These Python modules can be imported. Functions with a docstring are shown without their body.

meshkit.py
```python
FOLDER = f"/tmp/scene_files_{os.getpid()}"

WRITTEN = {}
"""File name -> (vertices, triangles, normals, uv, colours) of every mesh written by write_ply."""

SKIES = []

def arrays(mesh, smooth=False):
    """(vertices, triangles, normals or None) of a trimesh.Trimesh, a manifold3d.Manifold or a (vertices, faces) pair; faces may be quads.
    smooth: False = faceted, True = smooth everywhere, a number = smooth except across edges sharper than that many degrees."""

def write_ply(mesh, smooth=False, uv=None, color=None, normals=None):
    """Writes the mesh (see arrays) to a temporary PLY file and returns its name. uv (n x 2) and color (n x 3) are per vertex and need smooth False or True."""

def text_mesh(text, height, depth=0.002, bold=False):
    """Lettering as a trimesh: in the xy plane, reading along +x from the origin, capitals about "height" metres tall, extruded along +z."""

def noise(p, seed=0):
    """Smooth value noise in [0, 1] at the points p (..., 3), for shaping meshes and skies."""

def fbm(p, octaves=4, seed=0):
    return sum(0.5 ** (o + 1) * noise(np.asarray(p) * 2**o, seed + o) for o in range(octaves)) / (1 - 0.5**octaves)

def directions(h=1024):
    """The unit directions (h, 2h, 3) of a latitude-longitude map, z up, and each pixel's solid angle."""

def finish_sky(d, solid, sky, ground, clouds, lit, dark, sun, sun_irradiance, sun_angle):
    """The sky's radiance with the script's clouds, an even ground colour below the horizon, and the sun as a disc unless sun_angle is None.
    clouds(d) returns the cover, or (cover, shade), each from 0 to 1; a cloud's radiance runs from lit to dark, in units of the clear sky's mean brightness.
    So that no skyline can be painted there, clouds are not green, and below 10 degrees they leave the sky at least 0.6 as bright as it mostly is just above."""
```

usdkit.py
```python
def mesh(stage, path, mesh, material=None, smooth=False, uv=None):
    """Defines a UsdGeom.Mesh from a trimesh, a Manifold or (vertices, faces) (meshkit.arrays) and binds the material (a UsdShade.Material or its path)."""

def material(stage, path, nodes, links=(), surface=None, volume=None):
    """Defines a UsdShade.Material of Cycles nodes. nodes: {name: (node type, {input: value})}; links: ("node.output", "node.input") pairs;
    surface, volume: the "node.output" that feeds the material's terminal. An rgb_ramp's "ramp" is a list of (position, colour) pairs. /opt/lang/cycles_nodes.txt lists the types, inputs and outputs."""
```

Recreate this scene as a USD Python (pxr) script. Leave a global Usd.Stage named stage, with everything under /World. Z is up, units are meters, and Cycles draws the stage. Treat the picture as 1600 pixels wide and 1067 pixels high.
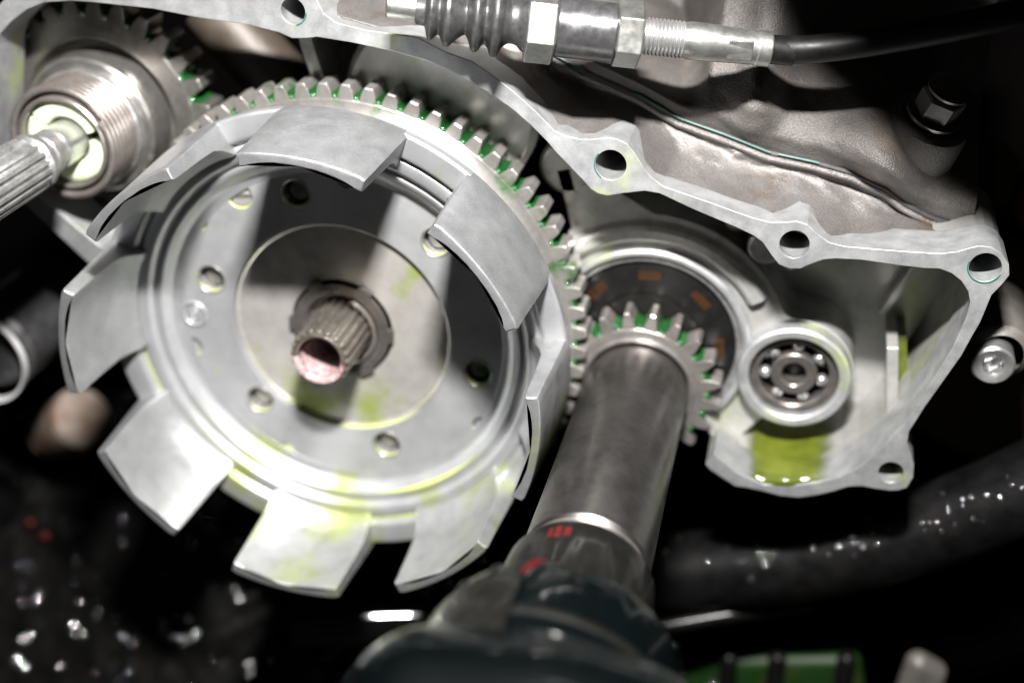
import math, random, numpy as np, trimesh, usdkit, meshkit
from pxr import Usd, UsdGeom, UsdLux, UsdShade, Gf, Sdf
from shapely.geometry import Polygon, Point, LineString, MultiPolygon, box as sbox
from shapely.ops import unary_union
import shapely.affinity as aff
random.seed(7); RNG = np.random.default_rng(7)
PI = math.pi
MM = 0.001
stage = Usd.Stage.CreateInMemory()
UsdGeom.SetStageUpAxis(stage, UsdGeom.Tokens.z); UsdGeom.SetStageMetersPerUnit(stage, 1.0)
UsdGeom.Xform.Define(stage, '/World'); UsdGeom.Scope.Define(stage, '/World/Looks')

# ---------------------------------------------------------------- camera, flash, fill, exposure
# x right, y into the engine along the clutch axis, z up; everything below in millimetres
CAM = np.array([127.9, -301.2, 200.4])
FW = np.array([-0.177757, 0.856036, -0.485392]); RT = np.array([0.972277, 0.228922, 0.047663]); UP = np.array([-0.151918, 0.463463, 0.872997])
cam = UsdGeom.Camera.Define(stage, '/World/camera')
m = Gf.Matrix4d(*RT, 0, *UP, 0, *(-FW), 0, *(CAM * MM), 1)
cam.AddTransformOp().Set(m)
cam.CreateHorizontalApertureAttr(36.0); cam.CreateVerticalApertureAttr(36.0 * 682 / 1024)
cam.CreateFocalLengthAttr(45.14); cam.CreateClippingRangeAttr(Gf.Vec2f(0.01, 20))
cam.CreateFStopAttr(4.4); cam.CreateFocusDistanceAttr(0.356)
cam.CreateExposureAttr(0.0)

def rect_light(name, pos, target, w, h, power, color):
    l = UsdLux.RectLight.Define(stage, '/World/' + name)
    p = np.array(pos, float); d = np.array(target, float) - p; d /= np.linalg.norm(d)
    x = np.cross(d, [0, 0, 1]); x /= np.linalg.norm(x); y = np.cross(x, d)
    y = -y if y[2] < 0 else y; x = np.cross(y, -d)
    l.AddTransformOp().Set(Gf.Matrix4d(*x, 0, *y, 0, *(-d), 0, *(p * MM), 1))
    l.CreateWidthAttr(w * MM); l.CreateHeightAttr(h * MM); l.CreateIntensityAttr(power); l.CreateColorAttr(Gf.Vec3f(*color))
    return l
FLASH = np.array([100.0, -210.0, 372.0])
rect_light('flash_lamp', FLASH, (40, 50, 15), 48, 20, 3900.0, (1.0, 0.97, 0.95))
dome = UsdLux.DomeLight.Define(stage, '/World/room_light')
dome.CreateIntensityAttr(0.0035); dome.CreateColorAttr(Gf.Vec3f(0.9, 1.0, 0.95))

# ---------------------------------------------------------------- helpers
used = {}
def numbered(parent, name):
    k = (str(parent), name); n = used.get(k, 0); used[k] = n + 1
    return name if n == 0 else f'{name}_{n:03d}'
def obj(name, mesh, mat, parent='/World', smooth=30, label=None, kind=None):
    parent = str(parent.GetPath()) if hasattr(parent, 'GetPath') else parent
    path = f'{parent}/{numbered(parent, name)}'
    v, f, n = meshkit.arrays(mesh, smooth)
    usdkit.mesh(stage, path, (v * MM, f), M[mat], smooth=False)
    pr = UsdGeom.Mesh(stage.GetPrimAtPath(path))
    if n is not None:
        from pxr import Vt
        pr.CreateNormalsAttr(Vt.Vec3fArray.FromNumpy(n.astype(np.float32))); pr.SetNormalsInterpolation('vertex')
    p = pr.GetPrim()
    if label: p.SetCustomDataByKey('label', label)
    if kind: p.SetCustomDataByKey('kind', kind)
    return p
def thing(name, label, cat, group=None, kind=None):
    x = UsdGeom.Xform.Define(stage, '/World/' + numbered('/World', name)).GetPrim()
    tag(x, label, cat, group, kind); return x
def tag(o, label, cat, group=None, kind=None):
    o.SetCustomDataByKey('label', label); o.SetCustomDataByKey('category', cat)
    if group: o.SetCustomDataByKey('group', group)
    if kind: o.SetCustomDataByKey('kind', kind)
    return o
cat = trimesh.util.concatenate
def revolve(prof, cx=0, cz=0, n=96, closed=False, a0=0, a1=2 * PI, rfun=None):
    """profile of (r, y) points turned about the y axis through (cx, cz)"""
    prof = np.array(prof, float); full = abs(a1 - a0 - 2 * PI) < 1e-6
    a = np.linspace(a0, a1, n, endpoint=not full); k = len(prof)
    R = np.repeat(prof[None, :, 0], len(a), 0)
    if rfun is not None: R = R * rfun(a)[:, None]
    V = np.stack([cx + R * np.sin(a)[:, None], np.repeat(prof[None, :, 1], len(a), 0), cz + R * np.cos(a)[:, None]], -1).reshape(-1, 3)
    F = []
    na = len(a)
    for i in range(na if full else na - 1):
        j = (i + 1) % na
        for q in range(k if closed else k - 1):
            s = (q + 1) % k
            F += [[i * k + q, i * k + s, j * k + s], [i * k + q, j * k + s, j * k + q]]
    me = trimesh.Trimesh(V, np.array(F), process=False)
    if closed and full and me.volume < 0: me.invert()
    return me
def tube_ring(r0, r1, y0, y1, cx=0, cz=0, n=96, c=0.4):
    return revolve([(r0, y1), (r0, y0 + c), (r0 + c, y0), (r1 - c, y0), (r1, y0 + c), (r1, y1)], cx, cz, n, closed=True)
def solid(r, y0, y1, cx=0, cz=0, n=64, c=0.4):
    return revolve([(0.001, y1), (0.001, y0), (r - c, y0), (r, y0 + c), (r, y1)], cx, cz, n, closed=True)
def prism(poly, y0, y1, chamfer=0):
    """polygon in (x, z) extruded from y0 (front) to y1"""
    out = []
    for g in getattr(poly, 'geoms', [poly]):
        if g.is_empty or g.area < 1e-3: continue
        e = trimesh.creation.extrude_polygon(g, y1 - y0, engine='earcut')
        v = np.array(e.vertices); v = np.stack([v[:, 0], y0 + v[:, 2], v[:, 1]], -1)
        e = trimesh.Trimesh(v, e.faces[:, ::-1], process=False); out.append(e)
    return cat(out)
def loft(sections, cap=True):
    """sections: list of (n, 3) closed loops"""
    S = np.array(sections); k, n = S.shape[:2]; V = S.reshape(-1, 3); F = []
    for i in range(k - 1):
        for j in range(n):
            b = (j + 1) % n
            F += [[i * n + j, i * n + b, (i + 1) * n + b], [i * n + j, (i + 1) * n + b, (i + 1) * n + j]]
    V = list(V)
    if cap:
        for i, base in ((0, 0), (k - 1, (k - 1) * n)):
            c = len(V); V.append(S[i].mean(0))
            for j in range(n):
                b = (j + 1) % n
                F.append([c, base + b, base + j] if i == 0 else [c, base + j, base + b])
    me = trimesh.Trimesh(np.array(V), np.array(F), process=False)
    if me.volume < 0: me.invert()
    return me
def sweep(points, radius, n=16, cap=True):
    P = np.array(points, float); m_ = len(P)
    rad = np.broadcast_to(np.array(radius, float), (m_,))
    T = np.gradient(P, axis=0); T /= np.linalg.norm(T, axis=1, keepdims=True)
    up = np.array([0.0, 0, 1]) if abs(T[0][2]) < 0.9 else np.array([0.0, 1, 0])
    x = np.cross(up, T[0]); x /= np.linalg.norm(x); secs = []
    a = np.arange(n) * 2 * PI / n
    for i in range(m_):
        x = x - T[i] * (x @ T[i]); x /= np.linalg.norm(x); y = np.cross(T[i], x)
        secs.append(P[i] + rad[i] * (np.cos(a)[:, None] * x + np.sin(a)[:, None] * y))
    return loft(secs, cap)
def spline(pts, n):
    from scipy.interpolate import CubicSpline
    P = np.array(pts, float); t = np.r_[0, np.cumsum(np.linalg.norm(np.diff(P, axis=0), axis=1))]
    return CubicSpline(t, P)(np.linspace(0, t[-1], n))
def axis_lathe(prof, p0, d, n=64, sides=None, phase=0):
    """profile of (s, r) turned about the line p0 + s d; sides gives a prism of that many flats"""
    p0 = np.array(p0, float); d = np.array(d, float) / np.linalg.norm(d)
    x = np.cross([0, 0, 1.0], d); x /= np.linalg.norm(x); y = np.cross(d, x)
    k = sides or n; a = phase + np.arange(k) * 2 * PI / k
    return loft([p0 + s * d + r * (np.cos(a)[:, None] * x + np.sin(a)[:, None] * y) for s, r in prof])
def ball(c, r, sub=2, scale=(1, 1, 1)):
    b = trimesh.creation.icosphere(sub, r); b.vertices = b.vertices * np.array(scale) + np.array(c); return b
def pol(r, a, y, cx=0, cz=0): return np.array([cx + r * math.sin(a), y, cz + r * math.cos(a)])
def fbm(P, scale, seed=0):
    P = np.asarray(P) * scale
    return sum(meshkit.noise(P * 2 ** k, seed + k) * 0.5 ** k for k in range(4)) / 1.875 - 0.5
def grid(rows):
    R = np.array(rows); k, n = R.shape[:2]; V = R.reshape(-1, 3); F = []
    for i in range(k - 1):
        for j in range(n - 1):
            a = i * n + j
            F += [[a, a + 1, a + n + 1], [a, a + n + 1, a + n]]
    return trimesh.Trimesh(V, np.array(F), process=False)
def resample(pts, n):
    P = np.array(pts, float); t = np.r_[0, np.cumsum(np.linalg.norm(np.diff(P, axis=0), axis=1))]
    q = np.linspace(0, t[-1], n); return np.stack([np.interp(q, t, P[:, i]) for i in range(P.shape[1])], -1)

# ---------------------------------------------------------------- materials
M = {}
def metal(name, c1, c2, metallic=0.7, rough=(0.35, 0.5), scale=0.12, grain=2.5, bump=0.25, bdist=0.08, stain=None, stain_scale=0.04, stain_at=(0.6, 0.68), bevel=0.0, streak=None, coat=0.0, coat_rough=0.1, spec=0.5, speck=0.0):
    K = 0.78; c1 = tuple(K * q for q in c1); c2 = tuple(K * q for q in c2); stain = [(tuple(K * q for q in s_[0]),) + tuple(s_[1:]) for s_ in stain or []]
    nodes = {'g': ('geometry', {}), 'mp': ('mapping', {'scale': streak or (1000, 1000, 1000)}),
             'mq': ('mapping', {'scale': (1000, 1000, 1000)}),
             'n': ('noise_texture', {'scale': scale, 'detail': 6.0, 'roughness': 0.6}),
             'r': ('rgb_ramp', {'ramp': [(0.32, c1), (0.68, c2)]}),
             'f': ('noise_texture', {'scale': grain, 'detail': 4.0, 'roughness': 0.6}),
             'fr': ('map_range', {'from_min': 0.3, 'from_max': 0.7, 'to_min': rough[0], 'to_max': rough[1]}),
             'b': ('bump', {'strength': bump, 'distance': bdist * MM}),
             'p': ('principled_bsdf', {'metallic': metallic, 'coat_weight': coat, 'coat_roughness': coat_rough, 'specular_ior_level': spec})}
    links = [('g.position', 'mp.vector'), ('g.position', 'mq.vector'), ('mp.vector', 'n.vector'), ('mp.vector', 'f.vector'), ('n.fac', 'r.fac'), ('f.fac', 'b.height'), ('n.fac', 'fr.value'), ('fr.result', 'p.roughness'), ('b.normal', 'p.normal')]
    col = 'r.color'
    for i, (sc_, scale_, at, *low) in enumerate(stain or []):
        nodes[f's{i}'] = ('noise_texture', {'scale': scale_, 'detail': 4.0, 'roughness': 0.55})
        nodes[f'o{i}'] = ('mapping', {'location': (31.7 * (i + 1), 17.3, 5.1 * i)})
        nodes[f'sr{i}'] = ('rgb_ramp', {'ramp': [(at[0], (0, 0, 0)), (at[1], (1, 1, 1))]})
        nodes[f'sm{i}'] = ('mix_color', {'b': sc_})
        links += [('mq.vector', f'o{i}.vector'), (f'o{i}.vector', f's{i}.vector'), (f's{i}.fac', f'sr{i}.fac'), (f'sr{i}.color', f'sm{i}.fac'), (col, f'sm{i}.a')]
        if low:   # oil that has run down: only below a height
            nodes[f'z{i}'] = ('separate_xyz', {}); nodes[f'zr{i}'] = ('map_range', {'range_type': 'smoothstep', 'from_min': low[0][0], 'from_max': low[0][1]}); nodes[f'zm{i}'] = ('math', {'math_type': 'multiply'})
            links.remove((f'sr{i}.color', f'sm{i}.fac'))
            links += [('mq.vector', f'z{i}.vector'), (f'z{i}.z', f'zr{i}.value'), (f'zr{i}.result', f'zm{i}.value1'), (f'sr{i}.color', f'zm{i}.value2'), (f'zm{i}.value', f'sm{i}.fac')]
        col = f'sm{i}.result'
    if speck:
        nodes['k'] = ('noise_texture', {'scale': 2.2, 'detail': 3.0, 'roughness': 0.7}); nodes['kr'] = ('rgb_ramp', {'ramp': [(0.30, (1 - speck,) * 3), (0.70, (1 + speck,) * 3)]})
        nodes['km'] = ('mix_color', {'blend_type': 'multiply', 'fac': 1.0, 'use_clamp_result': False}); links += [('mq.vector', 'k.vector'), ('k.fac', 'kr.fac'), (col, 'km.a'), ('kr.color', 'km.b')]; col = 'km.result'
    links.append((col, 'p.base_color'))
    if bevel:
        nodes['v'] = ('bevel', {'radius': bevel * MM, 'samples': 4}); links.append(('v.bevel', 'b.normal'))
    M[name] = usdkit.material(stage, '/World/Looks/' + name, nodes, links, surface='p.BSDF')
GOIL = (0.36, 0.48, 0.06)
metal('cast_aluminium', (0.50, 0.51, 0.525), (0.55, 0.56, 0.575), 0.7, (0.34, 0.44), 0.12, 4.5, 0.35, 0.10, stain=[((0.46, 0.54, 0.24), 0.05, (0.66, 0.78)), ((0.44, 0.50, 0.19), 0.055, (0.46, 0.64), (-28, -58))], bevel=0.5)
metal('finger_aluminium', (0.40, 0.41, 0.42), (0.49, 0.50, 0.51), 0.8, (0.36, 0.46), 0.15, 4.5, 0.7, 0.12, stain=[((0.64, 0.42, 0.37), 0.05, (0.66, 0.80))], bevel=0.4, speck=0.16)
metal('finger_oily', (0.40, 0.41, 0.42), (0.49, 0.50, 0.51), 0.75, (0.30, 0.44), 0.15, 4.5, 0.6, 0.12, stain=[((0.42, 0.48, 0.18), 0.045, (0.46, 0.66))], bevel=0.4, speck=0.14, coat=0.3)
metal('floor_aluminium', (0.44, 0.45, 0.46), (0.53, 0.54, 0.55), 0.6, (0.34, 0.44), 0.1, 4.0, 0.3, 0.10, stain=[((0.52, 0.58, 0.34), 0.05, (0.64, 0.80))], bevel=0.3)
metal('disc_steel', (0.50, 0.48, 0.455), (0.60, 0.58, 0.55), 0.6, (0.28, 0.38), 0.1, 3, 0.1, 0.05, stain=[((0.42, 0.50, 0.16), 0.06, (0.60, 0.74)), ((0.40, 0.47, 0.14), 0.07, (0.44, 0.62), (-12, -30))])
metal('gear_steel', (0.38, 0.365, 0.34), (0.46, 0.44, 0.41), 0.75, (0.25, 0.4), 0.15, 3, 0.1, 0.04, stain=[((0.12, 0.26, 0.10), 0.09, (0.58, 0.7))], bevel=0.25)
metal('tooth_steel', (0.34, 0.36, 0.31), (0.50, 0.50, 0.45), 0.8, (0.15, 0.3), 0.2, 2, 0.1, 0.04, stain=[((0.12, 0.24, 0.12), 0.12, (0.54, 0.66))], bevel=0.25, coat=0.4)
metal('pinion_steel', (0.30, 0.28, 0.265), (0.38, 0.355, 0.335), 0.75, (0.28, 0.4), 0.2, 3, 0.1, 0.04, bevel=0.25)
metal('dark_steel', (0.13, 0.12, 0.11), (0.20, 0.185, 0.17), 0.7, (0.28, 0.42), 0.2, 3, 0.15, 0.05, bevel=0.3)
metal('kick_steel', (0.30, 0.29, 0.27), (0.36, 0.35, 0.33), 0.85, (0.26, 0.36), 0.2, 3, 0.12, 0.05, bevel=0.3)
metal('spring_steel', (0.30, 0.27, 0.245), (0.36, 0.325, 0.30), 0.75, (0.25, 0.38), 0.3, 3, 0.15, 0.05)
metal('spline_steel', (0.22, 0.20, 0.17), (0.34, 0.31, 0.27), 0.8, (0.3, 0.42), 0.3, 2, 0.15, 0.05)
metal('bright_steel', (0.52, 0.52, 0.52), (0.66, 0.66, 0.65), 0.85, (0.22, 0.38), 0.2, 3, 0.15, 0.05, bevel=0.2)
metal('zinc', (0.38, 0.385, 0.365), (0.50, 0.505, 0.48), 0.9, (0.28, 0.4), 0.3, 2.5, 0.4, 0.1, stain=[((0.30, 0.22, 0.12), 0.35, (0.66, 0.76))], bevel=0.5)
metal('flange_face', (0.36, 0.37, 0.38), (0.48, 0.49, 0.49), 0.65, (0.36, 0.5), 0.2, 3, 0.3, 0.08, speck=0.1, stain=[((0.56, 0.64, 0.30), 0.045, (0.60, 0.75)), ((0.20, 0.52, 0.50), 0.05, (0.70, 0.74))], bevel=0.5)
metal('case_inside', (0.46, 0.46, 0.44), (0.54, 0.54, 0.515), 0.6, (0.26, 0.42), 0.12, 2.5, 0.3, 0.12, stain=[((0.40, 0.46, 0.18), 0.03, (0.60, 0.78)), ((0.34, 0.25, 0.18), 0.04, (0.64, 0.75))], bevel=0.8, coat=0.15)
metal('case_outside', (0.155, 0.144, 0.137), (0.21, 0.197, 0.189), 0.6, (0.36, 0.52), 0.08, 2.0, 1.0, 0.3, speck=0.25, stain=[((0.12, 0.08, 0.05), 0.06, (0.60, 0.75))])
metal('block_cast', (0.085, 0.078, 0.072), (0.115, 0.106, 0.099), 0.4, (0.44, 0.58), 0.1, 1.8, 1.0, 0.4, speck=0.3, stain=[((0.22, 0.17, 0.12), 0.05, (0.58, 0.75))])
metal('socket_steel', (0.17, 0.16, 0.155), (0.21, 0.20, 0.193), 0.95, (0.27, 0.36), 0.12, 1.6, 0.25, 0.05, stain=[((0.26, 0.25, 0.24), 0.25, (0.68, 0.82))], bevel=0.5)
metal('black_rubber', (0.022, 0.022, 0.023), (0.05, 0.05, 0.05), 0.0, (0.28, 0.5), 0.4, 2.0, 0.35, 0.12, stain=[((0.22, 0.20, 0.19), 1.6, (0.70, 0.74))])
metal('black_anodised', (0.12, 0.12, 0.125), (0.2, 0.2, 0.205), 0.8, (0.22, 0.36), 0.3, 3, 0.2, 0.06, stain=[((0.35, 0.33, 0.3), 1.2, (0.72, 0.76))], bevel=0.4)
metal('black_paint', (0.002, 0.002, 0.002), (0.0045, 0.0045, 0.0045), 0.0, (0.34, 0.5), 0.15, 1.2, 0.35, 0.3, stain=[((0.007, 0.006, 0.005), 0.08, (0.58, 0.72))], spec=0.14)
metal('black_wet', (0.002, 0.002, 0.002), (0.004, 0.0038, 0.0035), 0.0, (0.5, 0.65), 0.03, 0.22, 0.5, 1.2, spec=0.03, coat=0.25, coat_rough=0.06)
metal('cable_black', (0.003, 0.003, 0.003), (0.006, 0.006, 0.006), 0.0, (0.4, 0.55), 0.3, 2, 0.2, 0.1, spec=0.25)
metal('gloss_black', (0.002, 0.002, 0.002), (0.003, 0.003, 0.003), 0.0, (0.06, 0.1), 0.1, 0.7, 0.02, 0.1, coat=1.0, coat_rough=0.05)
metal('tool_black', (0.004, 0.004, 0.0035), (0.007, 0.007, 0.006), 0.0, (0.45, 0.55), 0.2, 2, 0.1, 0.08, spec=0.08, coat=0.5, coat_rough=0.12)
metal('tool_teal', (0.0003, 0.0008, 0.0009), (0.0005, 0.0015, 0.0017), 0.0, (0.45, 0.5), 0.05, 2, 0.03, 0.05, spec=0.05, coat=0.9, coat_rough=0.09)
metal('tool_red', (0.055, 0.003, 0.003), (0.08, 0.005, 0.004), 0.0, (0.3, 0.4), 0.3, 2, 0.1, 0.05)
metal('nylon', (0.66, 0.76, 0.50), (0.76, 0.84, 0.62), 0.0, (0.3, 0.45), 0.1, 2, 0.1, 0.05)
metal('cage_black', (0.006, 0.006, 0.006), (0.010, 0.010, 0.010), 0.0, (0.16, 0.24), 0.2, 2, 0.05, 0.06, spec=0.5)
metal('brass', (0.030, 0.013, 0.004), (0.055, 0.026, 0.008), 0.4, (0.3, 0.5), 0.5, 2, 0.3, 0.1)
metal('red_lube', (0.36, 0.17, 0.17), (0.62, 0.52, 0.52), 0.25, (0.2, 0.4), 0.5, 1.5, 0.4, 0.2, coat=0.5)
metal('teal_sealant', (0.012, 0.085, 0.072), (0.025, 0.13, 0.115), 0.0, (0.35, 0.5), 0.5, 2, 0.3, 0.1)
metal('gasket_dark', (0.012, 0.012, 0.012), (0.03, 0.028, 0.026), 0.0, (0.4, 0.6), 0.3, 2, 0.3, 0.1)
metal('rusty', (0.12, 0.06, 0.03), (0.22, 0.19, 0.165), 0.2, (0.4, 0.6), 0.12, 1, 0.6, 0.4)
metal('race_dark', (0.035, 0.034, 0.032), (0.05, 0.048, 0.045), 0.8, (0.18, 0.28), 0.2, 2, 0.05, 0.05)
metal('wet_rubber', (0.002, 0.002, 0.002), (0.004, 0.004, 0.0035), 0.0, (0.35, 0.5), 0.1, 0.5, 0.25, 0.5, spec=0.1, coat=0.15, coat_rough=0.2)
metal('pale_metal', (0.5, 0.5, 0.5), (0.6, 0.6, 0.6), 0.2, (0.3, 0.4))
metal('dim_brown', (0.04, 0.03, 0.022), (0.07, 0.055, 0.042), 0.2, (0.4, 0.6), 0.08, 1, 0.4, 0.3)
metal('red_plastic', (0.09, 0.003, 0.003), (0.11, 0.004, 0.004), 0.0, (0.3, 0.4), 0.2, 2, 0.1, 0.05)
metal('green_plastic', (0.004, 0.017, 0.003), (0.007, 0.024, 0.004), 0.0, (0.4, 0.5), 0.08, 2, 0.2, 0.1, stain=[((0.03, 0.03, 0.004), 0.03, (0.55, 0.7))], spec=0.2)
metal('dirty_yellow', (0.045, 0.026, 0.004), (0.07, 0.045, 0.008), 0.0, (0.5, 0.7), 0.05, 1, 0.3, 0.2)
metal('dull_grey', (0.07, 0.066, 0.058), (0.13, 0.12, 0.11), 0.2, (0.4, 0.6), 0.08, 1, 0.4, 0.3)
metal('orange_rust', (0.10, 0.035, 0.008), (0.2, 0.08, 0.02), 0.0, (0.4, 0.6), 0.1, 1, 0.4, 0.3)
metal('backdrop_black', (0.0015, 0.0015, 0.0015), (0.0025, 0.002, 0.0018), 0.0, (0.7, 0.8), 0.05, 1, 0.1, 0.3, spec=0.0)
def oil(name, col, trans, rough=0.05):
    M[name] = usdkit.material(stage, '/World/Looks/' + name, {'p': ('principled_bsdf', {'base_color': col, 'roughness': rough, 'transmission_weight': trans, 'ior': 2.6 if name in ('oil_drop', 'oil_bead') else 1.47, 'coat_weight': 0.5, 'coat_roughness': 0.02})}, [], surface='p.BSDF')
oil('oil_green', (0.008, 0.05, 0.012), 0.0); oil('oil_lime', (0.05, 0.065, 0.006), 0.0, 0.08); oil('oil_film', (0.36, 0.41, 0.14), 0.0, 0.12); oil('oil_bead', (0.02, 0.10, 0.03), 0.0, 0.10); oil('oil_drop', (0.02, 0.02, 0.02), 0.0, 0.06)

def oil_pool():
    nodes = {'g': ('geometry', {}), 'm': ('mapping', {'scale': (1000, 1000, 1000)}), 's': ('separate_xyz', {}), 'n': ('noise_texture', {'scale': 0.12, 'detail': 4.0}),
             'nx': ('math', {'math_type': 'multiply_add', 'value2': 5.0}), 'a': ('map_range', {'range_type': 'smoothstep', 'from_min': 135.5, 'from_max': 141.0}),
             'b': ('map_range', {'range_type': 'smoothstep', 'from_min': 163.0, 'from_max': 156.0}), 'c': ('map_range', {'range_type': 'smoothstep', 'from_min': 168.0, 'from_max': 172.0}),
             'ab': ('math', {'math_type': 'multiply'}), 'o': ('math', {'math_type': 'maximum'}), 'f': ('math', {'math_type': 'multiply', 'value2': 0.86}),
             't': ('transparent_bsdf', {'color': (1, 1, 1)}), 'r': ('rgb_ramp', {'ramp': [(0.35, (0.055, 0.07, 0.006)), (0.65, (0.10, 0.12, 0.014))]}),
             'p': ('principled_bsdf', {'roughness': 0.06, 'ior': 1.47, 'coat_weight': 1.0, 'coat_roughness': 0.03}), 'x': ('mix_closure', {})}
    links = [('g.position', 'm.vector'), ('m.vector', 's.vector'), ('m.vector', 'n.vector'), ('n.fac', 'nx.value1'), ('s.x', 'nx.value3'), ('nx.value', 'a.value'), ('nx.value', 'b.value'), ('nx.value', 'c.value'),
             ('a.result', 'ab.value1'), ('b.result', 'ab.value2'), ('ab.value', 'o.value1'), ('c.result', 'o.value2'), ('o.value', 'f.value1'), ('n.fac', 'r.fac'), ('r.color', 'p.base_color'), ('f.value', 'x.fac'), ('t.BSDF', 'x.closure1'), ('p.BSDF', 'x.closure2')]
    M['oil_pool'] = usdkit.material(stage, '/World/Looks/oil_pool', nodes, links, surface='x.closure')
oil_pool()
# outlines traced on the parts, (x, z) in millimetres
FLANGE_OUT = [(-117.1, 82.3), (-109.5, 91.0), (-99.0, 100.7), (-79.1, 109.2), (-63.0, 108.0), (-51.2, 104.6), (-37.4, 102.4), (-23.5, 104.5), (-18.5, 106.9), (-14.5, 109.8), (-9.7, 110.3), (-6.4, 107.8), (-5.1, 105.7), (-3.1, 102.0), (0.7, 99.8), (9.1, 98.7), (17.5, 98.5), (24.9, 98.2), (32.8, 95.1), (40.7, 93.3), (46.0, 90.4), (52.7, 86.3), (59.9, 81.0), (65.8, 75.9), (68.6, 74.9), (73.3, 74.4), (76.4, 74.8), (80.4, 75.9), (83.5, 75.9), (86.7, 74.8), (89.5, 71.9), (91.9, 68.4), (94.7, 65.7), (98.0, 63.6), (104.4, 62.2), (111.7, 60.6), (119.6, 58.7), (124.6, 57.6), (129.7, 57.0), (132.7, 57.6), (136.6, 58.4), (139.6, 57.8), (142.6, 55.5), (146.3, 53.3), (150.5, 52.8), (158.4, 53.2), (167.5, 53.8), (176.2, 54.5), (180.7, 55.8), (183.3, 57.2), (185.9, 58.4), (189.1, 58.5), (192.3, 57.0), (194.8, 54.1), (195.6, 50.9), (194.4, 48.0), (192.3, 44.2), (191.8, 40.1), (191.2, 35.5), (189.9, 30.5), (188.4, 24.0), (185.1, 14.8), (181.9, 5.6), (180.3, 0.4), (179.1, -3.7), (179.3, -7.5), (181.1, -11.1), (182.7, -14.7), (183.4, -19.3), (182.3, -23.5), (179.9, -25.0), (177.4, -25.6), (173.5, -25.7), (169.3, -25.6), (165.0, -26.7), (161.1, -29.3), (156.5, -31.7), (151.2, -33.8), (145.7, -34.3), (140.0, -33.7), (135.0, -33.4), (131.3, -33.6), (122.7, -29.0), (116.1, -21.5), (107.6, -19.1), (95.8, -23.9), (79.6, -29.6), (58.5, -31.3), (37.1, -43.2), (5.6, -54.9), (-26.9, -50.9), (-53.9, -30.1), (-68.2, -7.7), (-76.2, 5.4), (-86.5, 9.6), (-104.5, 25.4), (-111.8, 32.2), (-124.5, 39.4)]
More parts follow.
